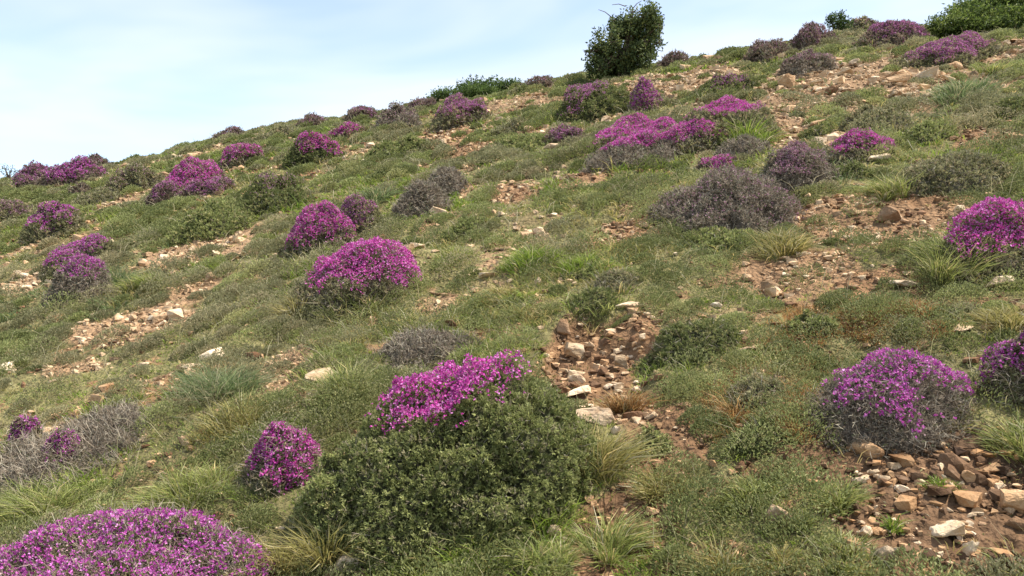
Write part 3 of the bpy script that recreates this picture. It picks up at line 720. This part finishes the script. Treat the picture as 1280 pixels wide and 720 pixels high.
RK = [  # u, v(base), w px, h px, tint, label
 (745, 533, 52, 24, PALE, 'long pale slab lying in the stony gully beside the big green cushion'),
 (722, 503, 36, 12, PALE, 'flat cream stone in the gully just above the long pale slab'),
 (716, 455, 26, 22, TAN, 'blocky tan rock in the wall of the eroded scar'),
 (704, 424, 18, 22, BRN, 'dark shaded rock at the side of the eroded scar'),
 (790, 388, 38, 8, PALE, 'thin pale slab capping the top of the eroded scar'),
 (722, 482, 22, 14, PALE, 'cream block at the bottom of the eroded scar'),
 (770, 545, 14, 12, PALE, 'small cream stone at the lower end of the long pale slab'),
 (775, 462, 16, 18, TAN, 'tan stone standing at the middle of the eroded scar'),
 (984, 664, 42, 36, TAN, 'leaning limestone slab between green tufts on the bare soil'),
 (1085, 577, 42, 22, OCHRE, 'buff block at the shaded foot of the rounded thorny cushion'),
 (1190, 678, 46, 18, TAN, 'long low stone on dark soil near the bottom edge'),
 (1112, 708, 32, 22, TAN, 'rounded tan stone by the bottom edge among rubble'),
 (1082, 676, 20, 18, PALE, 'pale cube-like stone beside the loose green tuft'),
 (1272, 645, 36, 28, OCHRE, 'big buff rock cut by the photo edge on dark soil'),
 (1278, 672, 30, 22, BRN, 'brown rock at the photo edge below the big buff one'),
 (1216, 698, 18, 22, TAN, 'upright tan stone on dark soil near the bottom edge'),
 (1078, 608, 20, 11, WHITE, 'whitish stone on soil beside the spiky tuft'),
 (1130, 616, 18, 10, PALE, 'pale chip on dark soil below the rounded thorny cushion'),
 (1246, 595, 30, 10, OCHRE, 'flat buff stone near the tall arching tuft'),
 (1220, 606, 26, 18, OCHRE, 'ochre stone on dark soil, uphill of the long low one'),
 (1115, 284, 34, 26, BRN, 'big rusty brown boulder on the red gravel below the grey-green dome'),
 (1135, 362, 34, 9, PALE, 'flat pale stone on the rusty turf'),
 (966, 371, 20, 11, PALE, 'pale stone at the lower edge of the red gravel'),
 (1256, 367, 30, 22, WHITE, 'whitish boulder at the foot of the large magenta cushion'),
 (932, 445, 34, 8, PALE, 'flat pale stone sunk in turf near the dark creeping shrub'),
 (1206, 416, 36, 9, TAN, 'thin flat stone in turf above the purple cushion at the edge'),
 (896, 386, 14, 8, WHITE, 'white chip on the turf uphill of the dark creeping shrub'),
 (215, 404, 24, 17, PALE, 'pale blocky boulder at the end of the tan earth strip'),
 (672, 358, 9, 13, WHITE, 'small white upright stone on the turf'),
 (596, 345, 13, 9, PALE, 'pale stone on the turf below the bright green grass'),
 (549, 271, 22, 15, PALE, 'cream stone beside the flatter dead grey cushion'),
 (436, 718, 44, 26, WHITE, 'white weathered stone in the bottom edge grass beside the big green cushion'),
 (474, 722, 14, 26, WHITE, 'narrow white upright stone at the foot of the big green cushion'),
 (4, 468, 24, 14, WHITE, 'white stone at the photo edge on turf'),
 (262, 452, 34, 14, WHITE, 'grey-white half-buried stone above the bluish tuft'),
 (232, 466, 26, 9, PALE, 'half-buried flat stone next to the bluish tuft'),
 (402, 478, 46, 12, TAN, 'large flat bedrock slab level with the turf behind the green tuft'),
 (390, 498, 16, 9, WHITE, 'white pebble-like stone below the flat bedrock slab'),
 (66, 481, 18, 6, PALE, 'thin pale stone in the turf above the dry thorn mats'),
 (182, 458, 14, 7, WHITE, 'white stone in turf uphill of the bluish tuft'),
 (694, 676, 18, 18, TAN, 'tan stone at the shady foot of the big green cushion'),
 (228, 560, 20, 13, TAN, 'tan stone under the olive and straw tuft'),
 (1160, 105, 34, 18, TAN, 'largest light block in the rock band near the skyline'),
 (1125, 108, 26, 16, OCHRE, 'orange-tan block in the rock band beside the largest light one'),
 (1060, 96, 22, 12, TAN, 'tan block in the rock band below the purple skyline cushion'),
 (985, 112, 24, 20, OCHRE, 'pointed ochre rock at the end of the rock band'),
 (1195, 90, 26, 12, OCHRE, 'reddish block under the broad purple-crowned cushion'),
 (790, 152, 15, 10, OCHRE, 'pale rock below the upright wine-purple cushion'),
 (1028, 160, 28, 10, OCHRE, 'brown-tan ledge above the neat magenta-topped cushion'),
 (1100, 204, 28, 9, PALE, 'pale flat stone just below the neat magenta-topped cushion'),
 (460, 206, 22, 9, PALE, 'pale stone on the open slope under the olive hummock'),
 (462, 186, 14, 8, PALE, 'pale chip on the open slope above the olive hummock'),
 (342, 171, 14, 6, PALE, 'bright flat stone on the slope near the skyline'),
 (690, 190, 26, 8, PALE, 'pale flat stone below the small mauve-grey cushion'),
 (690, 272, 14, 5, WHITE, 'slim white stone on the turf uphill of the bright grass'),
 (895, 268, 16, 8, TAN, 'stone at the foot of the huge grey dome'),
 (1040, 120, 26, 12, BRN, 'brown ledge in the middle of the rock band'),
 (960, 170, 20, 12, OCHRE, 'ochre stone beside the longest cushion'),
]
for (u, v, w, h, tint, lab) in RK:
    x, y, z = hit(u, v - h * .15)
    s = y / F
    rock(x, y + w * s * .25, w * s, h * s * 1.0, tint, lab, 'limestone rocks on the slope', tilt=.12, rz=float(RNG.uniform(-.35, .35)))

CL = [  # clusters: u, v, ru, rv, count, size px range, tints, label
 (750, 455, 60, 55, 34, (6, 14), (TAN, PALE, TAN, OCHRE), 'broken tan limestone piece in the eroded scar behind the big green cushion'),
 (770, 505, 55, 30, 14, (7, 18), (PALE, TAN), 'cream stone lying around the long pale slab in the gully'),
 (1130, 640, 110, 60, 56, (6, 15), (TAN, PALE, OCHRE, TAN), 'loose tan stone on the dark bare soil near the bottom edge'),
 (1230, 640, 60, 60, 20, (7, 15), (OCHRE, BRN, TAN), 'shaded brownish stone on dark soil by the photo edge'),
 (1080, 285, 110, 35, 26, (6, 13), (OCHRE, TAN, PALE, BRN), 'small reddish stone on the gravel below the grey-green dome'),
 (985, 335, 50, 25, 14, (6, 13), (TAN, PALE, OCHRE), 'small tan stone in the gravel near the yellow-green tuft'),
 (770, 293, 48, 18, 14, (6, 12), (OCHRE, TAN, BRN), 'small red-brown stone on the gravel beside the bright green grass'),
 (235, 318, 70, 20, 18, (6, 14), (PALE, TAN), 'tan rubble stone below the dark olive bush'),
 (190, 400, 80, 12, 10, (6, 14), (PALE, TAN), 'tan stone along the strip of bare earth'),
 (1080, 105, 120, 30, 56, (7, 18), (TAN, OCHRE, PALE, OCHRE), 'broken block in the rock band near the skyline'),
 (840, 108, 120, 16, 26, (6, 15), (TAN, PALE, OCHRE), 'stone in the rubble field below the tree'),
 (1250, 62, 45, 20, 14, (7, 18), (OCHRE, TAN), 'rubble block below the juniper'),
 (690, 172, 60, 12, 10, (6, 13), (PALE, TAN), 'pale stone around the small mauve-grey cushion'),
 (345, 468, 32, 26, 8, (6, 14), (PALE, TAN), 'pale stone on the tan earth beside the flat bedrock slab'),
 (30, 350, 50, 10, 8, (8, 18), (WHITE, PALE), 'white limestone lump in grass at the photo edge'),
]
for (u, v, ru, rv, n, (s0, s1), tints, lab) in CL:
    done = 0
    for _ in range(n * 3):
        if done >= n: break
        a = RNG.uniform(0, 2 * math.pi); r = math.sqrt(RNG.random())
        uu, vv = u + ru * r * math.cos(a), v + rv * r * math.sin(a)
        vv = max(vv, float(np.interp(uu, _tu, _tv)) + 10)
        x, y, z = hit(uu, vv)
        if inside(np.array([x]), np.array([y]), 1.02)[0]: continue
        done += 1
        w = (s0 + (s1 - s0) * RNG.random() ** 1.8) * y / F
        rock(x, y, w, w * RNG.uniform(.3, .7), tints[int(RNG.integers(len(tints)))], lab, lab.replace('stone', 'stones', 1)[:60], tilt=.35, sink=.22)

# ------------------------------------------------------------------ gravel, turf, herbs (uncountable)
def field(n, zmin=1.5, zmax=23.0, pw=1.0, um=180):
    """random ground points in the seen wedge; pw=1: density falls as 1/distance"""
    t = RNG.random(n)
    if abs(pw - 2) < 1e-6: y = zmin * (zmax / zmin) ** t
    else:
        e = 2 - pw; y = (zmin ** e + t * (zmax ** e - zmin ** e)) ** (1 / e)
    u = RNG.uniform(-um, 1280 + um, n)
    return (u - 640) / F * y, y

def build_gravel():
    protos = []
    for i in range(8):
        bm = hull(500 + i, RNG.uniform(.5, .85), 15); bmesh.ops.triangulate(bm, faces=bm.faces[:]); bm.verts.ensure_lookup_table()
        bm.verts.index_update()
        protos.append((np.array([v.co for v in bm.verts]), np.array([[v.index for v in f.verts] for f in bm.faces]))); bm.free()
    x, y = field(420000, 1.7, 21, .95)
    s, tone = soil(x, y)
    ok = (RNG.random(len(x)) < np.maximum(s, .10 + .05 * sstep(5, 9, y)) ** 1.3 * (.35 + .65 * sstep(-.1, .5, fbm2(x * 2.3, y * 2.3, 77)))) & ~inside(x, y)
    x, y, tone = x[ok], y[ok], tone[ok]
    n = len(x); px = y / 804
    size = np.maximum(.006 + (.022 + .0042 * y) * RNG.random(n) ** 2.6, px * 1.2 * (.7 + 1.3 * RNG.random(n) ** 2)) * np.where(RNG.random(n) < .06, 2.0, 1)
    B = Buf()
    which = RNG.integers(8, size=n)
    z = ground(x, y)
    for k, (pv, pt) in enumerate(protos):
        q = np.nonzero(which == k)[0]; m = len(q)
        a = RNG.uniform(0, 2 * math.pi, m); c, s_ = np.cos(a), np.sin(a)
        sc = size[q][:, None, None] * (pv[None] * (1 + .14 * RNG.normal(size=(m, 1, 3))))
        V = np.stack([sc[..., 0] * c[:, None] - sc[..., 1] * s_[:, None] + x[q][:, None], sc[..., 0] * s_[:, None] + sc[..., 1] * c[:, None] + y[q][:, None], sc[..., 2] + (z[q] + size[q] * .12)[:, None]], -1)
        T = (pt[None] + (np.arange(m) * len(pv))[:, None, None]).reshape(-1, 3)
        t = np.clip(tone[q], 0, 2)[:, None] / 2
        base = np.array([.68, .50, .35]) * (1 - t) + np.array([1.05, .98, .9]) * t
        col = base * (1 + .28 * RNG.normal(size=(m, 1)))
        pale = RNG.random(m) < .2
        col[pale] = np.array([1.2, 1.18, 1.12])
        crumb = (RNG.random(m) < np.where(y[q] < 4.5, .42, .2)) & (tone[q] < 1.3)
        col[crumb] = (np.array([.24, .19, .16]) * (1 - t[crumb]) + np.array([.50, .36, .30]) * t[crumb]) * (1 + .2 * RNG.normal(size=(int(crumb.sum()), 1)))
        B.add(V.reshape(-1, 3), T, np.repeat(np.clip(col, .12, 1.5), len(pv), 0))
    tag(obj('gravel', B.mesh('gravel'), M_gravel), kind='stuff')
build_gravel()

RUSTZ = []
for (u, v, ru, rv) in [(1110, 385, 140, 38), (1010, 430, 70, 25), (920, 515, 110, 50), (1010, 470, 80, 30), (1060, 400, 170, 45), (1170, 420, 80, 22), (1180, 345, 80, 20), (880, 560, 60, 40), (1060, 680, 10, 10)]:
    cx, cy, _ = hit(u, v); RUSTZ.append((cx, cy, ru / F * cy, (hit(u, v - rv)[1] - hit(u, v + rv)[1]) / 2 + .02))

def build_grass():
    B = Buf()
    x, y = field(165000, 1.5, 23, 1.0)
    s, tone = soil(x, y)
    clump = fbm2(x * 2.2, y * 2.2, 91, 3); big = fbm2(x * .35, y * .35, 93, 2)
    ok = (RNG.random(len(x)) < (1 - .96 * sstep(.15, .6, s)) * (.42 + .58 * sstep(-.3, .3, clump))) & ~inside(x, y, .92)
    x, y, s, clump, big = x[ok], y[ok], s[ok], clump[ok], big[ok]
    n = len(x); px = y / 804
    z = ground(x, y)
    # rim of the cushions: longer grass
    rim = np.zeros(n)
    for (cx, cy, rx, ry) in OCC:
        q = np.hypot((x - cx) / rx, (y - cy) / ry); rim = np.maximum(rim, sstep(1.35, 1.05, q))
    rust = np.zeros(n)
    for (cx, cy, rx, ry) in RUSTZ:
        rust = np.maximum(rust, sstep(1.1, .5, np.hypot((x - cx) / rx, (y - cy) / ry) + .4 * noise2(x * 4, y * 4, 95)))
    H = (.019 + .042 * sstep(-.05, .55, clump) + .03 * sstep(0, .5, big) + .05 * rim * RNG.random(n)) * (.7 + .6 * RNG.random(n))
    dry = RNG.random(n) + .5 * noise2(x * 1.1, y * 1.1, 97)
    pal = np.empty((n, 3))
    keys = ['green', 'olive', 'straw', 'bright', 'blue', 'rust']
    hue = 1.5 * fbm2(x * .6, y * .6, 98, 2) + .35 * noise2(x * 5, y * 5, 99) + .25 * RNG.normal(size=n)
    lab = np.where(hue > .3, 3, np.where(hue > -.2, 0, np.where(hue > -.65, 1, 4)))
    lab = np.where(dry > .9, 2, lab)
    lab = np.where(RNG.random(n) < rust * 1.6, 5, lab)
    for k, key in enumerate(keys):
        q = lab == k; pal[q] = palette(int(q.sum()), PALS[key], .14)
    for lo, hi, per in ((0, 4.2, 11), (4.2, 8, 7), (8, 40, 4)):
        q = np.nonzero((y >= lo) & (y < hi))[0]
        qq = np.repeat(q, per); m = len(qq)
        sp = .012 + .02 * RNG.random(m)
        a = RNG.uniform(0, 2 * math.pi, m)
        sc = np.maximum(1, px[qq] * 55 / .45)
        P = np.stack([x[qq] + sp * np.cos(a), y[qq] + sp * np.sin(a), z[qq] - .004], 1)
        D = unit(np.stack([np.cos(a) * .55, np.sin(a) * .55, np.ones(m)], 1) + .3 * RNG.normal(size=(m, 3)))
        L = H[qq] * (.5 + .8 * RNG.random(m))
        B.add(*blades(P, D, np.maximum(L, 3.2 * px[qq]), np.maximum(.0024, .72 * px[qq]) * (.7 + .6 * RNG.random(m)), .2 + .8 * RNG.random(m), np.clip(pal[qq] * (1 + .18 * RNG.normal(size=(m, 1))), .005, .9), np.clip(pal[qq] * 1.3 + .02, 0, .9)))
    # scattered bleached stalks
    x, y = field(9000, 1.6, 18, 1.3)
    s, _ = soil(x, y); ok = (s < .5) & ~inside(x, y, .8); x, y = x[ok], y[ok]; n = len(x)
    P = np.stack([x, y, ground(x, y)], 1); D = unit(np.array([0, 0, 1.]) + .4 * RNG.normal(size=(n, 3)))
    B.add(*blades(P, D, .07 + .13 * RNG.random(n), np.maximum(.0018, .5 * y / 804), .3 + RNG.random(n), palette(n, G_STRAW[:2], .15)))
    tag(obj('grass', B.mesh('grass'), M_grass), kind='stuff')
build_grass()

def build_herbs():
    B = Buf()
    x, y = field(13000, 1.6, 23, 1.0)
    s, tone = soil(x, y)
    cl = fbm2(x * 1.1, y * 1.1, 111, 2)
    ok = (RNG.random(len(x)) < (1 - .92 * sstep(.2, .7, s)) * (.3 + .7 * sstep(-.3, .3, cl))) & ~inside(x, y, .95)
    x, y = x[ok], y[ok]; n = len(x); px = y / 804
    R = (.05 + .11 * RNG.random(n) ** 1.6) ; Hh = R * (.4 + .6 * RNG.random(n))
    hue = fbm2(x * .5, y * .5, 113, 2) + .4 * RNG.normal(size=n)
    for i in range(n):
        L = max(.011, 2.2 * px[i]); W = max(.0048, 1.0 * px[i])
        m = int(np.clip(3.6 * R[i] * R[i] * 2.6 / (L * W * .5), 30, 620))
        a = RNG.uniform(0, 2 * math.pi, m); r = np.sqrt(RNG.random(m))
        rr = R[i] * r * (1 + .35 * noise2(np.cos(a) * 1.7 + i, np.sin(a) * 1.7, 7))
        X = x[i] + rr * np.cos(a); Y = y[i] + rr * np.sin(a)
        Z = ground(X, Y) + Hh[i] * np.sqrt(np.clip(1 - r * r, 0, 1)) * (.45 + .55 * RNG.random(m))
        N_ = unit(np.stack([np.cos(a) * r, np.sin(a) * r, np.full(m, .7)], 1))
        D = unit(N_ + .7 * rnd_unit(m))
        pal = DARKG if hue[i] < -.1 else (GREEN if hue[i] < .3 else SAGE)
        c0 = palette(1, pal, .2)[0]
        col = np.clip((palette(m, pal, .15) * .6 + c0 * .4), .005, .9)
        B.add(*leaves(np.stack([X, Y, Z], 1), D, L * (.6 + .7 * RNG.random(m)), W, col))
    # fallen leaves, moss and tiny herbs lying between the tufts
    x, y = field(190000, 1.6, 21, .9)
    s, _ = soil(x, y); ok = (RNG.random(len(x)) < 1 - .8 * sstep(.3, .8, s)) & ~inside(x, y, .95)
    x, y = x[ok], y[ok]; n = len(x); px = y / 804
    D = unit(RNG.normal(size=(n, 3)) * np.array([1, 1, .35]) + np.array([0, 0, .25]))
    hue = fbm2(x * 1.5, y * 1.5, 131, 2) + .5 * RNG.normal(size=n)
    col = np.where((hue < -.35)[:, None], palette(n, [((.26, .21, .12), 2), ((.12, .09, .05), 2), ((.36, .31, .19), 1)], .2), np.where((hue < .25)[:, None], palette(n, GREEN, .2), palette(n, DARKG, .2)))
    B.add(*leaves(np.stack([x, y, ground(x, y) + .002], 1), D, np.maximum(.012, 2.0 * px) * (.6 + .9 * RNG.random(n)), np.maximum(.005, 1.0 * px), col))
    tag(obj('ground_cover', B.mesh('ground_cover'), M_leaf), kind='stuff')
build_herbs()

# ------------------------------------------------------------------ tree, junipers, sapling
def leaf_volume(ells, n, L, W, pal, seed, gap=.1, droop=0., shell=.55):
    """leaf sprays in a union of ellipsoids (x,y,z,rx,ry,rz)"""
    E = np.array(ells); w = (E[:, 3] * E[:, 4] * E[:, 5]) ** .67; w /= w.sum()
    k = RNG.choice(len(E), n, p=w); e = E[k]
    d = rnd_unit(n); r = (shell + (1 - shell) * RNG.random(n)) ** .6 * (.82 + .3 * RNG.random(n))
    P = e[:, :3] + d * e[:, 3:] * r[:, None]
    g = noise3(P[:, 0] * 4.5, P[:, 1] * 4.5, P[:, 2] * 4.5, seed) + .5 * noise3(P[:, 0] * 11, P[:, 1] * 11, P[:, 2] * 11, seed + 1)
    ok = g > -.45 + gap
    P = P[ok]; d = d[ok]; per = 7; m = len(P)
    sc = palette(m, pal, .2)
    PP = np.repeat(P, per, 0) + .035 * RNG.normal(size=(m * per, 3))
    D = unit(np.repeat(d, per, 0) * .6 + rnd_unit(m * per) + np.array([0, 0, -droop]))
    return leaves(PP, D, L * (.6 + .7 * RNG.random(m * per)), W, np.clip(np.repeat(sc, per, 0) * (1 + .15 * RNG.normal(size=(m * per, 1))), .004, .9))

BARK = (.12, .09, .065)
def pixpt(u, v, y, dy=0.):
    return np.array([(u - 640) / F * (y + dy), y + dy, -(v - 360) / F * (y + dy)])

def make_tree():
    x, y, z = hit(776, 97); s = y / F
    b = np.array([x, y, z - .03])
    root = empty('tree', b); tag(root, 'lone small dark green tree leaning on the skyline', 'tree')
    B = Buf()
    blobs = [(770, 72, 30, 22), (752, 70, 20, 18), (762, 52, 24, 20), (785, 55, 30, 26), (800, 36, 24, 24), (785, 25, 20, 16), (806, 18, 18, 12), (815, 40, 14, 18), (745, 80, 13, 9), (800, 70, 22, 18), (740, 62, 9, 8), (772, 38, 18, 14), (820, 26, 9, 10), (776, 86, 28, 9)]
    ells = []
    for i, (u, v, ru, rv) in enumerate(blobs):
        p = pixpt(u, v, y, (RNG.random() - .5) * 40 * s)
        ells.append([*p, ru * .9 * s, (ru + 4) * s, rv * .9 * s])
    for _ in range(26):
        i = int(RNG.integers(len(blobs))); u, v, ru, rv = blobs[i]; a = RNG.uniform(0, 6.28)
        p = pixpt(u + ru * .95 * math.cos(a), min(v + rv * .95 * math.sin(a), 90), y, (RNG.random() - .5) * 50 * s); q = RNG.uniform(3, 7) * s
        ells.append([*p, q, q, q * .8])
    hub = b + np.array([.02, 0, .35])
    B.add(*tube([b - [0, 0, .1], b + [.01, 0, .15], hub], [.075, .06, .05], BARK))
    BB = Buf()
    for e in ells:
        c = np.array(e[:3]); mid = hub * .45 + c * .55 + RNG.normal(size=3) * .05
        BB.add(*tube([hub, mid, c], [.035, .02, .009], BARK, 5))
        for _ in range(5):
            d = rnd_unit(1)[0] * np.array(e[3:]) * .95
            BB.add(*tube([c, c + d * .5 + RNG.normal(size=3) * .02, c + d], [.009, .006, .003], BARK, 4))
    for (u0, v0, u1, v1) in [(765, 22, 748, 12), (782, 8, 765, 6), (790, 12, 802, 1), (756, 45, 738, 50), (760, 80, 732, 92)]:
        BB.add(*tube([pixpt(u0, v0, y), pixpt((u0 + u1) / 2, (v0 + v1) / 2 - 2, y), pixpt(u1, v1, y)], [.008, .006, .004], BARK, 4))
    obj('trunk', B.mesh('trunk', b, True), M_twig, root)
    tr = obj('limbs', BB.mesh('limbs', b, True), M_twig, root); tr.name = 'branches'
    pal = [((.095, .125, .042), 3), ((.14, .17, .055), 2), ((.055, .08, .03), 1.6), ((.21, .23, .08), 1)]
    L = Buf(); L.add(*leaf_volume(ells, 2700, .055, .03, pal, 5, .22, .3, .25))
    # hanging sprays at the lee side
    for _ in range(70):
        u = RNG.uniform(808, 828) if RNG.random() < .75 else RNG.uniform(732, 748); v = RNG.uniform(18, 60) if u > 790 else RNG.uniform(55, 85)
        p = pixpt(u, v, y, RNG.uniform(-.2, .2)); m = 14
        P = p + np.stack([.02 * RNG.normal(size=m), .02 * RNG.normal(size=m), -np.linspace(0, .16, m)], 1)
        L.add(*leaves(P, unit(rnd_unit(m) + np.array([0, 0, -.7])), .055, .03, palette(m, pal, .2)))
    obj('crown', L.mesh('crown', b), M_leaf, root)
make_tree()

def low_bush(name, label, cat, base_uv, blobs, pal, n, L, W, spikes=(), shell=.35, gap=-.05):
    x, y, z = hit(*base_uv); s = y / F
    b = np.array([x, y, z - .02]); root = empty(name, b); tag(root, label, cat)
    ells = []
    for (u, v, ru, rv, dy) in blobs:
        p = pixpt(u, v, y, dy); ells.append([*p, ru * s, ru * s * .8 + .05, rv * s])
    B = Buf()
    for e in ells:
        c = np.array(e[:3]); B.add(*tube([b - [0, 0, .05], (b + c) / 2 - [0, 0, .03], c], [.03, .02, .008], BARK, 5))
    Lf = Buf()
    for (u0, v0, u1, v1) in spikes:
        p, q = pixpt(u0, v0, y), pixpt(u1, v1, y)
        B.add(*tube([p, (p + q) / 2, q], [.007, .005, .003], BARK, 4))
        m = 16; t = RNG.random(m)[:, None]
        Lf.add(*leaves(p + (q - p) * t + .012 * RNG.normal(size=(m, 3)), rnd_unit(m), L * .8, W, palette(m, pal, .2)))
    obj('stem', B.mesh('stem', b, True), M_twig, root)
    Lf.add(*leaf_volume(ells, n, L, W, pal, 9, gap, 0, shell))
    obj('foliage', Lf.mesh('foliage', b), M_leaf, root)

JUN = [((.10, .14, .03), 3), ((.16, .21, .045), 2.5), ((.05, .08, .02), 2), ((.22, .26, .07), 1)]
low_bush('juniper_bush', 'dark green spreading juniper at the top corner of the slope', 'bush', (1245, 42),
         [(1190, 30, 32, 9, 0), (1225, 24, 36, 14, .1), (1265, 26, 40, 15, 0), (1240, 6, 34, 12, .3), (1280, 4, 42, 16, .3), (1210, 14, 26, 9, .3), (1310, 20, 40, 20, .1), (1260, -12, 34, 10, .5), (1305, -16, 40, 14, .6), (1230, 35, 40, 6, -.1)],
         JUN, 6500, .05, .018, shell=.3)
low_bush('ridge_bush', 'flat dark green bush with upright shoots on the skyline', 'bush', (600, 121),
         [(565, 120, 28, 5, 0), (595, 111, 24, 7, .1), (620, 109, 26, 5, .1), (640, 107, 14, 4, .1), (550, 124, 16, 3, 0), (600, 117, 36, 4, -.1)],
         [((.09, .14, .035), 3), ((.13, .18, .05), 2), ((.055, .085, .025), 1)], 1500, .05, .024,
         [(590, 104, 588, 92), (600, 104, 603, 94), (606, 102, 622, 94), (574, 112, 571, 100), (612, 100, 616, 96), (595, 100, 596, 93)])
low_bush('leafy_sapling', 'small leafy sapling against the sky beside a rounded cushion', 'sapling', (1048, 40),
         [(1046, 30, 9, 7, 0), (1038, 24, 6, 4, 0), (1056, 31, 8, 6, 0), (1050, 20, 3, 4, 0)],
         [((.05, .08, .025), 3), ((.08, .12, .035), 2)], 170, .045, .024, [(1048, 24, 1051, 13), (1040, 26, 1032, 22)])
low_bush('twiggy_plant', 'wispy twiggy plant against the white sky at the end of the ridge', 'plant', (14, 226),
         [(12, 215, 8, 5, 0), (6, 210, 5, 3, 0)],
         [((.10, .10, .05), 3), ((.14, .12, .07), 2)], 26, .035, .016, [(12, 222, 4, 205), (12, 220, 16, 207), (14, 222, 26, 211), (10, 222, 0, 214), (16, 224, 36, 214)])

# ------------------------------------------------------------------ light, sky, camera
SUN_EL, SUN_AZ = 60.0, 90.0        # azimuth clockwise from straight ahead (+Y)
w = bpy.data.worlds.new('World'); bpy.context.scene.world = w; w.use_nodes = True
nt = w.node_tree; nt.nodes.clear(); N = nt.nodes.new; Lk = nt.links.new
out = N('ShaderNodeOutputWorld'); bg = N('ShaderNodeBackground'); sky = N('ShaderNodeTexSky')
sky.sky_type = 'NISHITA'; sky.sun_disc = False; sky.sun_elevation = math.radians(SUN_EL); sky.sun_rotation = math.radians(SUN_AZ)
sky.altitude = 1500; sky.air_density = 1.0; sky.dust_density = 1.0; sky.ozone_density = .6
bg.inputs['Strength'].default_value = .15
tc = N('ShaderNodeTexCoord'); mp = N('ShaderNodeMapping'); mp.inputs['Rotation'].default_value = (0, math.radians(-28), 0); mp.inputs['Scale'].default_value = (1.0, 1.0, 3.2)
no = N('ShaderNodeTexNoise'); no.inputs['Scale'].default_value = 1.7; no.inputs['Detail'].default_value = 4; no.inputs['Roughness'].default_value = .55; no.inputs['Distortion'].default_value = .4
rp = N('ShaderNodeValToRGB'); rp.color_ramp.elements[0].position = .42; rp.color_ramp.elements[0].color = (.25, .25, .25, 1); rp.color_ramp.elements[1].position = .62; rp.color_ramp.elements[1].color = (.65, .65, .65, 1)
mx = N('ShaderNodeMix'); mx.data_type = 'RGBA'; mx.inputs[7].default_value = (4.0, 4.15, 4.3, 1)
Lk(tc.outputs['Generated'], mp.inputs['Vector']); Lk(mp.outputs[0], no.inputs['Vector']); Lk(no.outputs['Fac'], rp.inputs['Fac'])
Lk(rp.outputs['Color'], mx.inputs[0]); Lk(sky.outputs[0], mx.inputs[6]); Lk(mx.outputs[2], bg.inputs['Color']); Lk(bg.outputs[0], out.inputs[0])

sl = bpy.data.lights.new('sun', 'SUN'); sl.energy = 4.4; sl.angle = math.radians(.6); sl.color = (1, .94, .84)
so = bpy.data.objects.new('sun', sl); C.objects.link(so)
from mathutils import Vector
el, az = math.radians(SUN_EL), math.radians(SUN_AZ)
so.rotation_euler = Vector((math.sin(az) * math.cos(el), math.cos(az) * math.cos(el), math.sin(el))).to_track_quat('Z', 'Y').to_euler()
so.location = (8, 5, 12)

cam = bpy.data.cameras.new('camera'); co = bpy.data.objects.new('camera', cam); C.objects.link(co)
cam.sensor_width = 36; cam.lens = 36 * F / 1280; cam.clip_start = .05; cam.clip_end = 4000
co.rotation_euler = (math.radians(90), 0, 0)
sc = bpy.context.scene; sc.camera = co
sc.view_settings.view_transform = 'Standard'; sc.view_settings.look = 'None'; sc.view_settings.exposure = 0.95; sc.view_settings.gamma = 1
sc.cycles.max_bounces = 6; sc.cycles.diffuse_bounces = 4; sc.cycles.transmission_bounces = 2
try:
    sc.cycles.use_denoising = True
except Exception: pass
